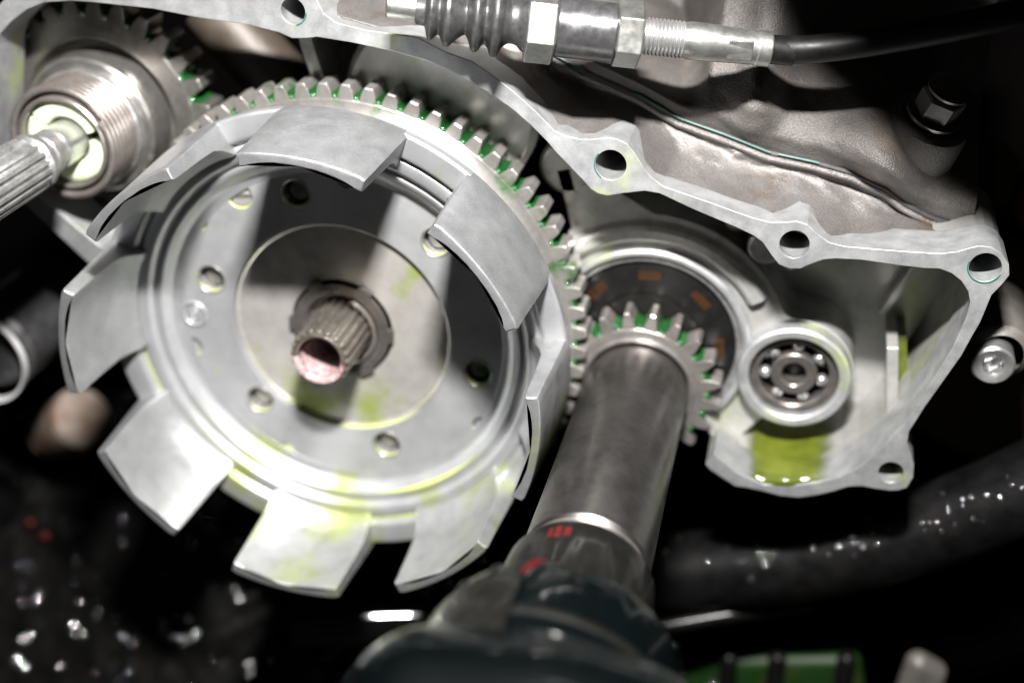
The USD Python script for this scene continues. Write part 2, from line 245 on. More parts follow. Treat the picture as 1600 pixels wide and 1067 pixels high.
FLANGE_IN = [(-110.4, 80.0), (-107.9, 84.7), (-103.6, 88.9), (-97.6, 93.2), (-91.3, 96.0), (-82.7, 97.4), (-75.2, 97.7), (-56.1, 97.8), (-42.0, 96.7), (-26.3, 96.3), (-23.9, 96.0), (-16.9, 95.1), (-13.0, 93.8), (-9.1, 94.3), (-5.2, 95.1), (5.6, 94.6), (16.9, 93.5), (27.6, 91.8), (38.2, 88.3), (46.4, 84.6), (53.0, 80.9), (58.4, 77.0), (63.9, 72.4), (66.1, 70.0), (71.3, 65.4), (75.0, 62.2), (77.6, 59.7), (79.7, 58.7), (82.4, 58.4), (86.9, 59.9), (93.1, 61.5), (97.3, 61.3), (106.9, 58.0), (114.9, 55.6), (120.0, 54.1), (125.3, 52.3), (128.1, 50.6), (131.1, 47.0), (133.5, 44.5), (136.7, 43.6), (139.7, 44.1), (142.0, 45.8), (145.3, 47.8), (148.7, 48.7), (156.0, 49.4), (165.9, 49.3), (173.2, 49.5), (177.1, 50.0), (180.6, 49.1), (183.4, 47.4), (186.0, 44.4), (187.2, 41.2), (187.2, 36.5), (186.4, 31.2), (185.4, 25.8), (183.2, 17.9), (180.4, 8.7), (178.7, 2.1), (176.7, -2.8), (175.2, -5.8), (171.2, -13.1), (167.0, -19.4), (162.3, -23.7), (156.2, -26.9), (148.0, -29.8), (139.7, -31.1), (130.9, -28.5), (122.4, -22.2), (116.2, -15.5), (106.9, -13.3), (95.2, -17.9), (79.1, -22.3), (58.1, -23.9), (36.9, -35.6), (5.6, -47.0), (-26.6, -42.9), (-50.9, -22.0), (-64.0, 0.2), (-73.1, 12.9), (-83.9, 18.1), (-101.4, 31.5), (-108.8, 37.1), (-116.6, 42.6)]
FLANGE_HOLES = [(-12.4, 101.7), (82.6, 67.9), (136.9, 51.3), (188.9, 52.2), (176.7, -19.0)]
GASKET = [(-17.1, 110.3), (10.9, 107.4), (30.7, 103.8), (46.6, 96.0), (58.6, 90.1), (67.5, 86.3), (78.4, 82.9), (86.3, 80.3), (98.3, 74.9), (112.0, 71.7), (125.7, 67.9), (138.9, 66.7), (150.3, 64.9), (161.0, 61.3), (166.3, 57.6), (174.2, 54.5), (186.5, 52.0)]
CASE_EDGE = [(-10.8, 111.7), (-5.4, 101.3), (16.5, 97.6), (32.0, 94.2), (45.3, 89.4), (59.3, 80.0), (68.1, 73.8), (79.9, 74.8), (89.2, 70.8), (97.8, 62.4), (111.6, 59.4), (124.6, 56.3), (132.7, 56.3), (142.7, 54.3), (150.7, 51.5), (167.8, 52.5), (183.3, 55.7)]
BIG_HOLES = [(-13.6, 45.4), (-43.9, 11.5), (-29.1, -31.5), (15.7, -40.7), (46.0, -7.5), (31.4, 36.1)]
SMALL_HOLES = [(-32.3, 42.1), (-47.0, 31.3), (-52.2, -14.9), (-20.2, -51.0), (48.2, -27.2), (21.5, 53.9), (-50.7, -2.3), (3.0, 53.4), (52.4, 4.8)]
BEAR = [(144.0, -2.3)]

# ---------------------------------------------------------------- background
bg = revolve([(900, -200), (900, 260), (1, 262)], 0, 0, 48); 
obj('background', cat([prism(sbox(-700, -600, 700, 600), 240, 246)]), 'backdrop_black', kind='structure')

# ---------------------------------------------------------------- crankcase
case = thing('crankcase', 'bare cast aluminium crankcase half with bright gasket flange and open recess behind the gears', 'engine case')
FY = 42
outp = Polygon(FLANGE_OUT).buffer(0); inp = Polygon(FLANGE_IN).buffer(0)
keep = Point(0, 0).buffer(83, 64).union(Point(95.7, -12.4).buffer(21, 32))
ring = outp.difference(inp).difference(keep)
ring = MultiPolygon([g for g in getattr(ring, 'geoms', [ring]) if g.area > 60]).buffer(0.8).buffer(-1.6).buffer(0.8)
flange_cut = Point(95.7, -12.4).buffer(29.5, 32)
holes = unary_union([Point(x, z).buffer(r, 32) for (x, z), r in zip(FLANGE_HOLES, (3.7, 4.5, 4.2, 4.3, 3.7))])
face = ring.difference(holes).difference(flange_cut).simplify(0.05)
obj('gasket_flange', prism(face, FY, FY + 16), 'flange_face', case)
wall = ring.buffer(-0.6).intersection(sbox(62, -60, 260, 120)).difference(holes.buffer(0.3))
obj('recess_wall', prism(wall, FY + 16, 90), 'case_inside', case)
lw = ring.buffer(-0.8).intersection(sbox(-140, -60, 61.9, 120)).difference(holes.buffer(0.3))
obj('left_wall', prism(lw, FY + 16, 60), 'case_inside', case)
for i, ((x, z), r) in enumerate(zip(FLANGE_HOLES, (3.7, 4.5, 4.2, 4.3, 3.7))):
    obj('bolt_hole', revolve([(r, FY + 0.4), (r + 0.02, FY + 34), (0.01, FY + 34)], x, z, 32), 'flange_face', case)
floor_p = outp.buffer(-2).intersection(sbox(70, -60, 260, 100))
seal_c, bear_c = (96.2, -0.2), BEAR[0]
floor_p = floor_p.difference(Point(*seal_c).buffer(31, 64))
obj('recess_floor', prism(floor_p, 86, 90), 'case_inside', case)
# raised pad joining the seal boss and the bearing boss
pad = unary_union([Point(*seal_c).buffer(45, 64), Point(*bear_c).buffer(18.5, 48), LineString([seal_c, bear_c]).buffer(15), LineString([(96, 36), (76, 46)]).buffer(7)]).buffer(6).buffer(-6).intersection(outp.buffer(-3)).difference(Point(*seal_c).buffer(34.0, 64)).difference(Point(*bear_c).buffer(14.4, 48))
obj('raised_pad', prism(pad.intersection(sbox(68, -60, 260, 100)), 65.6, 86.4), 'case_inside', case)
obj('seal_boss', revolve([(30.6, 88), (30.6, 65.2), (31.0, 64.0), (31.8, 63.4), (32.8, 63.4), (33.6, 64.2), (34.2, 66.5)], *seal_c, n=96), 'flange_face', case)
obj('seal_rim', revolve([(35.5, 67), (36.2, 64.0), (37.6, 62.6), (40.6, 62.4), (41.8, 63.2), (43.4, 67)], *seal_c, n=72, a0=-2.0, a1=1.0), 'case_inside', case)
obj('bearing_boss', revolve([(14.0, 72), (14.0, 61.0), (14.7, 60.2), (16.8, 60.1), (17.6, 60.8), (18.0, 66), (18.6, 87)], *bear_c, n=72), 'flange_face', case)
for (x, z), r, a0, a1 in ((FLANGE_HOLES[1], 4.8, -2.6, -0.9), (FLANGE_HOLES[3], 4.6, 1.9, 5.0), (FLANGE_HOLES[0], 4.0, 1.6, 2.9)):
    obj('sealant', sweep([pol(r, a, FY - 0.02, x, z) for a in np.linspace(a0, a1, 24)], 0.2, 6), 'teal_sealant', case, label='teal sealant residue beside a bolt hole')
# ribs, columns and bosses inside the recess
def rib(name, pts, w, y0, y1, mat='case_inside'): return obj(name, prism(LineString(pts).buffer(w, cap_style=2), y0, y1), mat, case)
rib('web', [(64.8, 55), (67.5, 47), (71.8, 33)], 2.0, 66, 86)
rib('web', [(-17.5, 92), (-16.5, 86), (-10.5, 68)], 2.0, 62, 88)
rib('web', [(171.5, 14), (176.2, -12)], 1.7, 60, 88)
rib('web', [(168.5, 15), (180, 44)], 1.0, 80, 87.5)
rib('web', [(112, 26), (124, 46)], 1.6, 76, 87.5)
for x, z, r, y0 in ((129, 38, 5.5, 66), (137, 34, 4.0, 70), (150, 42, 6.5, 72), (119, 45, 3.6, 68), (104, 55, 4.5, 62)):
    obj('column', solid(r, y0, 87, x, z, 32, 0.8), 'case_inside', case)
obj('column', solid(9, 66, 110, 66, 56, 40, 1.2), 'case_inside', case)
obj('column', solid(31, 62, 110, 26, 71, 72, 2.0), 'case_inside', case, label='broad grey smooth boss behind the driven gear')
obj('column', sweep([(-66, 100, 84), (-30, 96, 52)], 11, 32), 'dim_brown', case, label='brownish rounded tube shape above the driven gear')
# outer casting above the flange: from flange edge back to the cylinder gasket
A_ = resample([(x, 45.5, z) for x, z in CASE_EDGE], 150); B_ = resample([(x, 66, z) for x, z in GASKET], 150)
rows = []
for t in np.linspace(-0.25, 1, 44):
    if t < 0: P = A_ + np.array([0, 0, -2.0]) * 0 + np.array([0, 8, -5.5]) * (-t / 0.25); P[:, 1] = 46 + 8 * (-t / .25)
    else:
        P = A_ * (1 - t) + B_ * t
        w = math.sin(PI * t)
        P[:, 1] += 9 * w + 9.0 * w * fbm(P, 0.045, 3) * 1.6 + 3 * w * fbm(P, 0.15, 5)
    rows.append(P)
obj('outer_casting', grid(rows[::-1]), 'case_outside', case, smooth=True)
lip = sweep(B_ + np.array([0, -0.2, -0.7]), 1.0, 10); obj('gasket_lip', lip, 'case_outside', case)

# gasket and cylinder block above it
obj_g = obj('base_gasket', sweep(B_ + np.array([0, 0.2, 0.9]), 1.1, 8), 'gasket_dark')
tag(obj_g, 'thin dark gasket line between the crankcase and the cylinder block', 'gasket')
G2 = resample(B_, 300)
for i0, i1 in ((98, 128), (150, 212), (214, 232)):
    obj('sealant', sweep(G2[i0:i1] + np.array([0, -1.3, 1.5]), 0.22, 6), 'teal_sealant', obj_g, label='teal sealant squeezed from the gasket line')
blk = thing('cylinder_block', 'rough sand cast grey cylinder block above the gasket, fading into shadow at the right', 'cylinder block')
rows = []
U_ = np.linspace(0, 1, 150)
for t in np.linspace(0, 1, 70):
    P = B_.copy() + np.array([0, 0.2, 1.4]); P[:, 2] += 75 * t; P[:, 1] += 34 * t
    x = P[:, 0]
    P[:, 1] += -3.5 * np.clip(t * 14, 0, 1)
    col = np.exp(-((x - 118 - 10 * t) / 7.5) ** 2) * 9 + np.exp(-((x - 158) / 13) ** 2) * 16 * (t < 2) * np.clip((0.38 - t) * 9, 0, 1) + np.exp(-((x - 84 - 26 * t) / 9) ** 2) * 7
    P[:, 1] -= col * np.clip(t * 6, 0, 1)
    P[:, 1] += np.clip((104 + 6 * t - x) / 14, 0, 1) * np.clip((t - 0.06) * 8, 0, 1) * 60
    P[:, 1] += np.clip((x - 118) / 45, 0, 1) * np.clip((t - 0.12) * 4, 0, 1) * 28
    P[:, 1] += 5 * fbm(P, 0.04, 11) + 1.6 * fbm(P, 0.2, 12)
    rows.append(P)
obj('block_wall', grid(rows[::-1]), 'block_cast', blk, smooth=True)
obj('bolt_boss', axis_lathe([(-34, .1), (-34, 13.5), (-20, 13), (-4, 12.2), (-1.5, 11.4), (-0.4, 9.5), (-0.4, .1)], (170, 72, 84), (0.25, -0.35, 0.9), 48), 'block_cast', blk)

hb = thing('hex_bolt', 'dim hexagon head bolt with washer in the shadow at the upper right', 'bolt')
d = np.array([0.25, -0.35, 0.9]); c = np.array([170.0, 72, 84])
obj('washer', axis_lathe([(0, 0.1), (0, 8.2), (1.2, 8.2), (1.2, 0.1)], c, d, 40), 'dark_steel', hb)
obj('head', axis_lathe([(1.3, 0.1), (1.3, 6.6), (7.5, 6.6), (8.2, 5.9), (8.2, 0.1)], c, d, sides=6, phase=0.35), 'dull_grey', hb, smooth=20)
obj('flange', axis_lathe([(9.4, 0.1), (9.4, 6.2), (10.4, 6.4), (10.8, 0.1)], c, d, 32), 'dark_steel', hb)

# ---------------------------------------------------------------- crank seal bearing and ball bearing
sb_ = thing('roller_bearing', 'large black caged bearing with brass coloured windows behind the small pinion', 'bearing')
obj('outer_race', tube_ring(28.8, 30.6, 65.2, 90, *seal_c), 'bright_steel', sb_)
obj('cage', tube_ring(17.2, 28.8, 66.6, 90, *seal_c), 'cage_black', sb_)
obj('inner_race', revolve([(17.2, 90), (17.2, 67.2), (15.5, 66.4), (7, 66.2), (7, 92)], *seal_c), 'race_dark', sb_)
for k in range(8):
    a = -0.06 + k * 2 * PI / 8
    w = [pol(r, a + s * t, 0, *seal_c) for r, s, t in ((22.4, -1, .15), (22.4, 1, .15), (25.0, 1, .14), (25.0, -1, .14))]
    obj('roller', prism(Polygon([(q[0], q[2]) for q in w]).buffer(0.2), 66.45, 67), 'brass', sb_)
bb = thing('ball_bearing', 'small open ball bearing pressed into the round boss right of the pinion', 'bearing')
bx, bz = bear_c
obj('outer_race', tube_ring(11.0, 13.9, 63.0, 71, bx, bz, c=0.5), 'dark_steel', bb)
obj('inner_race', tube_ring(3.9, 7.3, 63.2, 71, bx, bz, c=0.5), 'dark_steel', bb)
obj('back_plate', solid(11.5, 70, 72, bx, bz), 'cage_black', bb)
for k in range(7):
    a = k * 2 * PI / 7
    obj('ball', ball(pol(9.15, a, 66.2, bx, bz), 2.1), 'bright_steel', bb, smooth=True)

# ---------------------------------------------------------------- gears
def gap_profile(N, root, tip, w_root, w_tip): pass
def tooth_mesh(root, tip, N, a, y0, y1, cx=0, cz=0, wr=0.74, wt=0.40, helix=0.0):
    p = 2 * PI / N; sec = []
    prof = [(root - 1.2, wr * 1.04), (root + 0.15 * (tip - root), wr), (root + 0.55 * (tip - root), wr * 0.55 + wt * 0.45), (root + 0.9 * (tip - root), wt * 1.08), (tip, wt * 0.8)]
    loop = [(r, -w * p / 2) for r, w in prof] + [(r, w * p / 2) for r, w in reversed(prof)]
    for y, sh in ((y0, 0.93), (y0 + 0.35, 1.0), (y1 - 0.35, 1.0), (y1, 0.95)):
        sec.append([pol(root - 1.2 + (r - root + 1.2) * (sh if r > root else 1), a + b * sh, y, cx, cz) for r, b in loop])
    return loft(sec)
def gear_teeth(parent, mat, N, a0, root, tip, y0, y1, cx=0, cz=0, **k):
    for i in range(N): obj('tooth', tooth_mesh(root, tip, N, a0 + i * 2 * PI / N, y0, y1, cx, cz, **k), mat, parent, smooth=25)

# clutch basket
NB = 68; GA = -0.326; GP = 2 * PI / NB     # gap phase
basket = thing('clutch_basket', 'cast aluminium clutch basket with eight wide fingers around a splined shaft', 'clutch basket')
gear = obj('driven_gear', revolve([(58, 59.5), (58, 50.6), (74.0, 50.6), (74.6, 51.1), (74.6, 60.0), (74.0, 60.5), (58, 60.5)], n=204, closed=True), 'gear_steel', basket)
gear_teeth(gear, 'gear_steel', NB, GA + GP / 2, 74.5, 78.9, 50.7, 60.4)
# shell: floor and stepped rim
floor_hole = unary_union([Point(x, z).buffer(4.4, 32) for x, z in BIG_HOLES] + [Point(x, z).buffer(3.3, 24) for x, z in SMALL_HOLES[1:6]] + [Point(*SMALL_HOLES[0]).buffer(4.3, 32), Point(*SMALL_HOLES[7]).buffer(4.0, 32)])
fl = Point(0, 0).buffer(54, 96).difference(Point(0, 0).buffer(36.9, 96)).difference(floor_hole)
obj('floor_plate', prism(fl, 42.0, 49), 'floor_aluminium', basket)
obj('rim', revolve([(53.9, 49), (53.9, 42.0), (55.6, 41.7), (57.2, 40.9), (58.4, 39.6), (59.2, 38.0), (59.8, 37.2), (60.8, 36.9), (61.6, 37.3), (62.4, 37.0), (63.2, 35.4), (64.2, 34.7), (66.4, 34.4), (67.4, 34.6), (68.0, 35.4), (68.6, 34.6), (69.2, 33.2), (70.4, 32.5), (76.0, 32.3), (76.7, 32.8), (76.7, 35.6), (75.6, 36.8), (70.5, 39.5), (69.0, 42), (68.6, 50.2), (60, 50.2)], n=240), 'cast_aluminium', basket)
obj('backing_disc', tube_ring(15, 68.3, 48.9, 50.3), 'dark_steel', basket)
obj('thrust_disc', revolve([(17.2, 48), (17.2, 43.9), (35.6, 43.9), (36.2, 43.4), (36.7, 43.5), (36.9, 44.5), (36.9, 48)], n=160), 'disc_steel', basket)
for x, z in BIG_HOLES:
    obj('rivet', cat([solid(3.5, 44.6, 49, x, z, 32, 0.7), revolve([(4.4, 42.05), (5.0, 41.97), (4.9, 41.7), (4.3, 42.2), (4.3, 44)], x, z, 40)]), 'gear_steel', basket)
for i, (x, z) in enumerate(SMALL_HOLES[:8]):
    if i == 6: continue
    big = i in (0, 7)
    obj('pin', solid(4.1 if big else 3.1, 42.9 if i == 0 else 43.2, 49, x, z, 32, 0.5), 'disc_steel' if i == 0 else 'cast_aluminium', basket, label='slotted screw head wet with lime oil' if i == 0 else None)
x, z = SMALL_HOLES[0]
sl = prism(aff.rotate(sbox(x - 4.2, z - 0.55, x + 4.2, z + 0.55), 8, origin=(x, z)), 42.5, 43.6); obj('screw_rib', sl, 'bright_steel', basket)
# embossed casting mark: ring with small letter, on the left of the floor
x, z = SMALL_HOLES[6]
obj('casting_mark', cat([tube_ring(3.7, 4.5, 41.4, 42.2, x, z, 40, 0.2), tube_ring(0.9, 1.5, 41.5, 42.2, x + 0.2, z + 1.0, 24, 0.15), tube_ring(0.9, 1.5, 41.5, 42.2, x - 0.2, z - 1.1, 24, 0.15)]), 'floor_aluminium', basket)
# fingers
PH = 0.071
def finger(k):
    a0 = PH + k * PI / 4; secs = []
    ts = np.linspace(-1, 1, 25); jit = RNG.normal(0, 0.05, 25)
    for y, inset, ro in ((0.0, 0.55, 74.7), (0.25, 0.2, 74.95), (0.8, 0, 75.1), (3, 0, 75.2), (8, 0, 75.4), (16, 0, 75.9), (24, 0, 76.4), (28, 0, 76.6), (31, 0, 76.75), (33.5, 0, 76.82), (35.4, 0, 76.8), (36.6, 0, 75.4)):
        h = 0.248 + 0.014 * min(y / 32, 1)
        ri0 = 72.1 - 0.6 * min(y / 32, 1)
        fil = 5.2 * (np.clip((y - 21) / 12, 0, 1) ** 2)
        inner, outer = [], []
        for t, j in zip(ts, jit):
            thick = 1.7 * abs(t) ** 3.5 * (1 - 0.35 * min(y / 30, 1))
            ang = a0 + t * (h - inset / 75)
            e = 0.45 * max(0, (abs(t) - 0.93) / 0.07) ** 2
            inner.append(pol(ri0 - thick - fil + inset + e + j * (y < 2), ang, y)); outer.append(pol(ro - inset * 0.6 - e, ang, y))
        secs.append(outer + inner[::-1])
    return loft(secs)
for k in range(8): obj('finger', finger(k), 'finger_oily' if k in (2, 3, 4) else 'finger_aluminium', basket, smooth=28)

# main shaft
shaft = thing('main_shaft', 'hollow splined clutch shaft with reddish assembly lube on its open end', 'shaft')
NS = 20
obj('tube', revolve([(7.0, 60), (7.0, 23.2), (7.6, 22.4), (8.3, 22.2), (8.6, 22.8), (8.6, 60)], n=80), 'spline_steel', shaft)
for k in range(NS):
    a = k * 2 * PI / NS
    sec = [[pol(8.4 + (q - 8.4) * s, a + b * s, y) for q, b in ((8.4, -.105), (9.5, -.085), (9.7, -.05), (9.7, .05), (9.5, .085), (8.4, .105))] for y, s in ((22.7, .55), (23.8, 1.0), (60, 1))]
    obj('spline', loft(sec), 'spline_steel', shaft, smooth=20)
obj('lube', revolve([(6.92, 46), (6.92, 23.0), (7.4, 22.25), (8.35, 22.05), (8.5, 22.5)], n=48, a0=PI - 1.5, a1=PI + 1.55), 'red_lube', shaft, label='smear of red lube inside the bore and on the rim')
lw_ = thing('lock_washer', 'dark six tabbed lock washer at the foot of the splined shaft', 'washer')
wa = np.linspace(0, 2 * PI, 361)[:-1]
tabs = 16.2 + 1.5 * (np.cos(6 * (wa - 0.5)) > 0.62)
wp = Polygon([(r * math.sin(a), r * math.cos(a)) for r, a in zip(tabs, wa)]).difference(Point(0, 0).buffer(12.6, 48))
obj('toothed_ring', prism(wp.buffer(-.25).buffer(.25), 42.4, 43.6), 'dark_steel', lw_)
obj('cone', revolve([(13.6, 42.35), (12.4, 42.8), (11.4, 46), (9.0, 47)], n=72), 'pinion_steel', lw_)
ci = thing('snap_ring', 'thin brass tinted snap ring curled around the foot of the splined shaft', 'snap ring')
obj('ring', sweep([pol(11.6, a, 41.8) for a in np.linspace(0.35, 3.0, 40)], 0.75, 10), 'spring_steel', ci)
obj('end', ball(pol(11.4, 0.33, 41.4), 0.95), 'brass', ci, smooth=True)

# primary pinion
NPn = 20; PX, PZ = 95.7, -12.4
pin = thing('pinion_gear', 'small brownish steel pinion meshing with the large gear, capped by the socket', 'gear')
pg = obj('gear_body', revolve([(9, 72), (9, 56.6), (16.9, 56.6), (17.2, 55.4), (18.0, 55.2), (18.4, 56.1), (21.2, 56.3), (21.7, 56.8), (21.7, 64.6), (21, 65.2), (9, 66)], PX, PZ, 120), 'pinion_steel', pin)
gear_teeth(pg, 'pinion_steel', NPn, -1.947 + PI / NPn, 21.6, 27.0, 56.4, 65.0, PX, PZ, wr=0.62, wt=0.22)
obj('hub', solid(14, 64, 84, PX, PZ), 'dark_steel', pin)

# ---------------------------------------------------------------- kick gear group at upper left
KX, KZ = -89.0, 53.2
kg = thing('kick_gear', 'dark steel spur gear with wide groove at the upper left behind the coil spring', 'gear')
kb = obj('gear_body', revolve([(8, 74), (8, 56), (21.5, 54.5), (22.5, 55.5), (23.2, 66), (25.6, 67), (26.2, 62.8), (26.8, 62.4), (33.2, 62.4), (33.8, 63), (33.8, 74), (8, 74)], KX, KZ, 140), 'kick_steel', kg)
gear_teeth(kb, 'kick_steel', 28, 0.03, 33.6, 39.4, 62.5, 73.5, KX, KZ, wr=0.72, wt=0.36)
sp = thing('coil_spring', 'brown steel return spring of tight coils around the kick shaft', 'spring')
pts = [pol(17.2, t * 2 * PI + 1.0, 37.6 + 2.35 * t, KX, KZ) for t in np.linspace(0, 6.6, 400)]
obj('coil', sweep(pts, 1.2, 12), 'spring_steel', sp)
obj('collar', tube_ring(13.7, 15.1, 37.6, 56, KX, KZ, c=0.5), 'spring_steel', sp)
obj('sleeve', tube_ring(15.2, 19.0, 52, 57, KX, KZ), 'bright_steel', sp)
nb = thing('nylon_bushing', 'pale greenish white nylon bushing with two slots inside the coil spring', 'bushing')
for a0, a1 in ((-0.95, 0.95 + 0.2), (1.5, 3.6), (3.75, 5.2)):
    sec = [[pol(r, a, y, KX, KZ) for r, y in ((7.6, 46), (7.6, 41.2), (8.6, 40.2), (11.6, 39.9), (13.2, 40.8), (13.4, 46))] for a in np.linspace(a0, a1, 24)]
    obj('shell', loft(sec), 'nylon', nb)
ks = thing('kick_shaft', 'bright splined kick shaft reaching out of the left edge', 'shaft')
obj('journal', revolve([(6.7, 60), (6.7, 31.5), (6.2, 31.2), (6.2, 29.4), (6.8, 29.0), (6.8, 25.6), (6.3, 25.2), (6.3, 23.6), (7.4, 23.2), (8.6, 21.8), (8.7, 19.4), (7.9, 18.6), (7.4, 18), (7.4, -40), (0.01, -40)], KX, KZ, 80), 'bright_steel', ks)
for k in range(20):
    if k in (1,): continue
    a = k * 2 * PI / 20
    sec = [[pol(7.3 + (q - 7.3) * s, a + b, y, KX, KZ) for q, b in ((7.2, -.105), (8.7, -.062), (8.7, .062), (7.2, .105))] for y, s in ((18.4, .3), (17.4, 1.0), (-40, 1))]
    obj('spline', loft(sec), 'bright_steel', ks, smooth=20)

# ---------------------------------------------------------------- socket and impact wrench
SX, SZ = 95.7, -12.4
so = thing('impact_socket', 'worn dark steel impact socket standing on the pinion', 'socket')
obj('barrel', revolve([(13, 60), (13, 54.2), (15.6, 53.8), (16.4, 54.4), (16.6, 56), (16.6, 50), (16.75, 12), (16.65, 11.8), (16.65, 11.5), (16.8, 11.3), (16.8, 6), (16.74, 5.8), (16.74, 5.5), (16.8, 5.3), (17.1, -36.5), (17.1, -37.6), (16.2, -38.6), (15.4, -39.2)][2:], SX, SZ, 120), 'socket_steel', so)
obj('end_chamfer', revolve([(17.1, -37.4), (16.1, -38.8), (15.1, -39.6), (14.6, -42), (14.6, -50)], SX, SZ, 96), 'dark_steel', so)
wr = thing('impact_wrench', 'dark teal and black impact wrench with red marks at the bottom edge', 'impact wrench')
obj('nose_ring', revolve([(14.8, -42.2), (17.2, -42.5), (18.8, -43.6), (19.6, -45.6), (20.2, -54), (20.8, -70), (20, -72)], SX, SZ, 96), 'tool_black', wr)
obj('front_housing', revolve([(20.3, -70.5), (24.6, -70.8), (26.8, -71.6), (28.6, -73.2), (29.9, -75.6), (30.7, -79), (31.1, -86), (31.1, -100), (29.6, -110)], SX, SZ, 96), 'tool_teal', wr)
obj('rubber_bumper', revolve([(30.6, -79.5), (31.9, -82), (32.6, -90), (32.2, -104), (30, -108)], SX, SZ, 60, a0=-2.3, a1=-0.25), 'tool_black', wr)
for a, w, r, y in ((-0.40, .03, 19.75, -50), (-0.30, .04, 19.75, -49.5), (-0.18, .045, 19.75, -50)):
    obj('red_mark', revolve([(r + .12, y + 2.4), (r + .3, y - 2.6)], SX, SZ, 8, a0=a - w, a1=a + w), 'tool_red', wr)
obj('red_mark', revolve([(23.6, -70.6), (25.6, -70.9)], SX, SZ, 10, a0=-0.30, a1=-0.16), 'tool_red', wr)
obj('red_mark', sweep([pol(q, a, y, SX, SZ) for q, a, y in ((25.6, -.19, -71.1), (28.2, -.19, -72.8), (29.9, -.22, -75.6), (30.9, -.28, -80.5))], [0.6, 0.7, 0.9, 0.6], 8), 'tool_red', wr)
import manifold3d as m3
for a in (-1.15, -0.85, -0.55):
    obj('moulded_rib', sweep([pol(q + .2, a, y, SX, SZ) for q, y in ((24.6, -70.8), (26.8, -71.6), (28.6, -73.2), (29.9, -75.6), (30.7, -79.5))], 0.55, 8), 'tool_black', wr)
obj('seam_ring', revolve([(31.0, -92), (31.6, -92.6), (31.6, -94), (31.0, -94.6)], SX, SZ, 96), 'tool_black', wr)
def blob(pts, refine=3.0, smooth=8):
    hull = m3.Manifold.batch_hull([m3.Manifold.sphere(r, 32).translate((x, y, z)) for x, y, z, r in pts]).refine_to_length(refine).to_mesh()
    t = trimesh.Trimesh(hull.vert_properties[:, :3], hull.tri_verts); trimesh.smoothing.filter_taubin(t, iterations=smooth); return t
obj('motor_housing', blob([(60, -114, -11, 12), (76, -112, 0, 20), (98, -113, 1, 23), (116, -113, -2, 23), (58, -128, -40, 20), (122, -128, -40, 22)]), 'tool_teal', wr, smooth=True)

# ---------------------------------------------------------------- clutch cable across the top
cb = thing('cable_adjuster', 'clutch cable adjuster with ribbed rubber boot, two hex nuts and bright ferrule across the top', 'cable adjuster')
c0 = np.array([22.8, 26, 110.0]); c1 = np.array([121.5, 50, 103.7]); dv = (c1 - c0) / np.linalg.norm(c1 - c0)
def X(px): return (px - 615) / (1200 - 615) * 101.8
def CL(prof, mat, name, n=64, sides=None, phase=0, dz=0, smooth=30): return obj(name, axis_lathe([(X(s), r * 1.07) for s, r in prof], c0 + np.array([0, 0, dz]), dv, n, sides, phase), mat, cb, smooth=smooth)
CL([(604, .1), (604, 3.2), (607, 3.5), (650, 3.5), (651, 3.2), (651, .1)], 'zinc', 'end_cap', 48, dz=0.9)
pts = [(650, .1), (650, 3.6), (664, 3.8), (666, 4.8), (670, 6.7), (674, 7.1), (678, 6.7), (686, 5.6), (692, 6.9), (697, 8.2), (702, 8.2), (708, 7.3), (718, 5.8), (727, 4.9), (733, 6.2), (739, 8.6), (744, 8.9), (749, 8.4), (757, 6.6), (763, 7.4), (769, 9.4), (774, 9.6), (779, 9.0), (787, 6.8), (797, 5.8), (806, 6.0), (815, 7.2), (819, 7.7), (819, .1)]
from scipy.interpolate import PchipInterpolator
xs = [p_[0] + i * 1e-3 for i, p_ in enumerate(pts[1:-1])]; ip = PchipInterpolator(xs, [p_[1] for p_ in pts[1:-1]])
CL([(650, .1)] + [(q, float(ip(q))) for q in np.linspace(xs[0], xs[-1], 110)] + [(819, .1)], 'black_rubber', 'rubber_boot', 72, dz=0.4, smooth=50)
CL([(819, .1), (819, 8.7), (822, 9.6), (862, 9.6), (866, 8.7), (866, .1)], 'zinc', 'hex_nut', sides=6, phase=0.24, smooth=20)
CL([(866, .1), (866, 7.3), (868, 7.55), (955, 7.55), (957, 7.3), (957, .1)], 'black_anodised', 'barrel', 80)
CL([(957, .1), (957, 7.5), (960, 8.4), (996, 8.4), (999, 7.5), (999, .1)], 'zinc', 'lock_nut', sides=6, phase=0.32, smooth=20)
prof = [(998, .1)]
for i in range(11): prof += [(999 + i * 6.1, 4.0), (1001 + i * 6.1, 4.6), (1003 + i * 6.1, 4.65), (1005 + i * 6.1, 4.0)]
CL(prof + [(1068, 4.0), (1068, .1)], 'bright_steel', 'thread', 48)
CL([(1064, .1), (1064, 4.3), (1074, 4.7), (1090, 4.75), (1120, 4.6), (1150, 4.4), (1178, 4.3), (1180, 4.3), (1181, 4.5), (1201, 4.45), (1203, 4.1), (1203, .1)], 'zinc', 'ferrule', 64)
for ph in (0.0,):
    obj('wrench_flat', trimesh.creation.box([6.6, 5.4, 0.5], transform=trimesh.transformations.translation_matrix(c0 + dv * X(1158) + np.array([0, -4.5, 0])) @ trimesh.transformations.rotation_matrix(0.238, [0, 0, 1]) @ trimesh.transformations.rotation_matrix(PI / 2, [1, 0, 0])), 'zinc', cb)
cs = thing('cable_sheath', 'black rubber cable sheath leaving the ferrule toward the upper right', 'cable')
e0 = c0 + dv * X(1200)
obj('sheath', sweep(spline([e0, e0 + [10, 2, 0.5], e0 + [30, 0, 6], e0 + [60, -4, 17], e0 + [110, -8, 38]], 40), 3.8, 24), 'cable_black', cs)
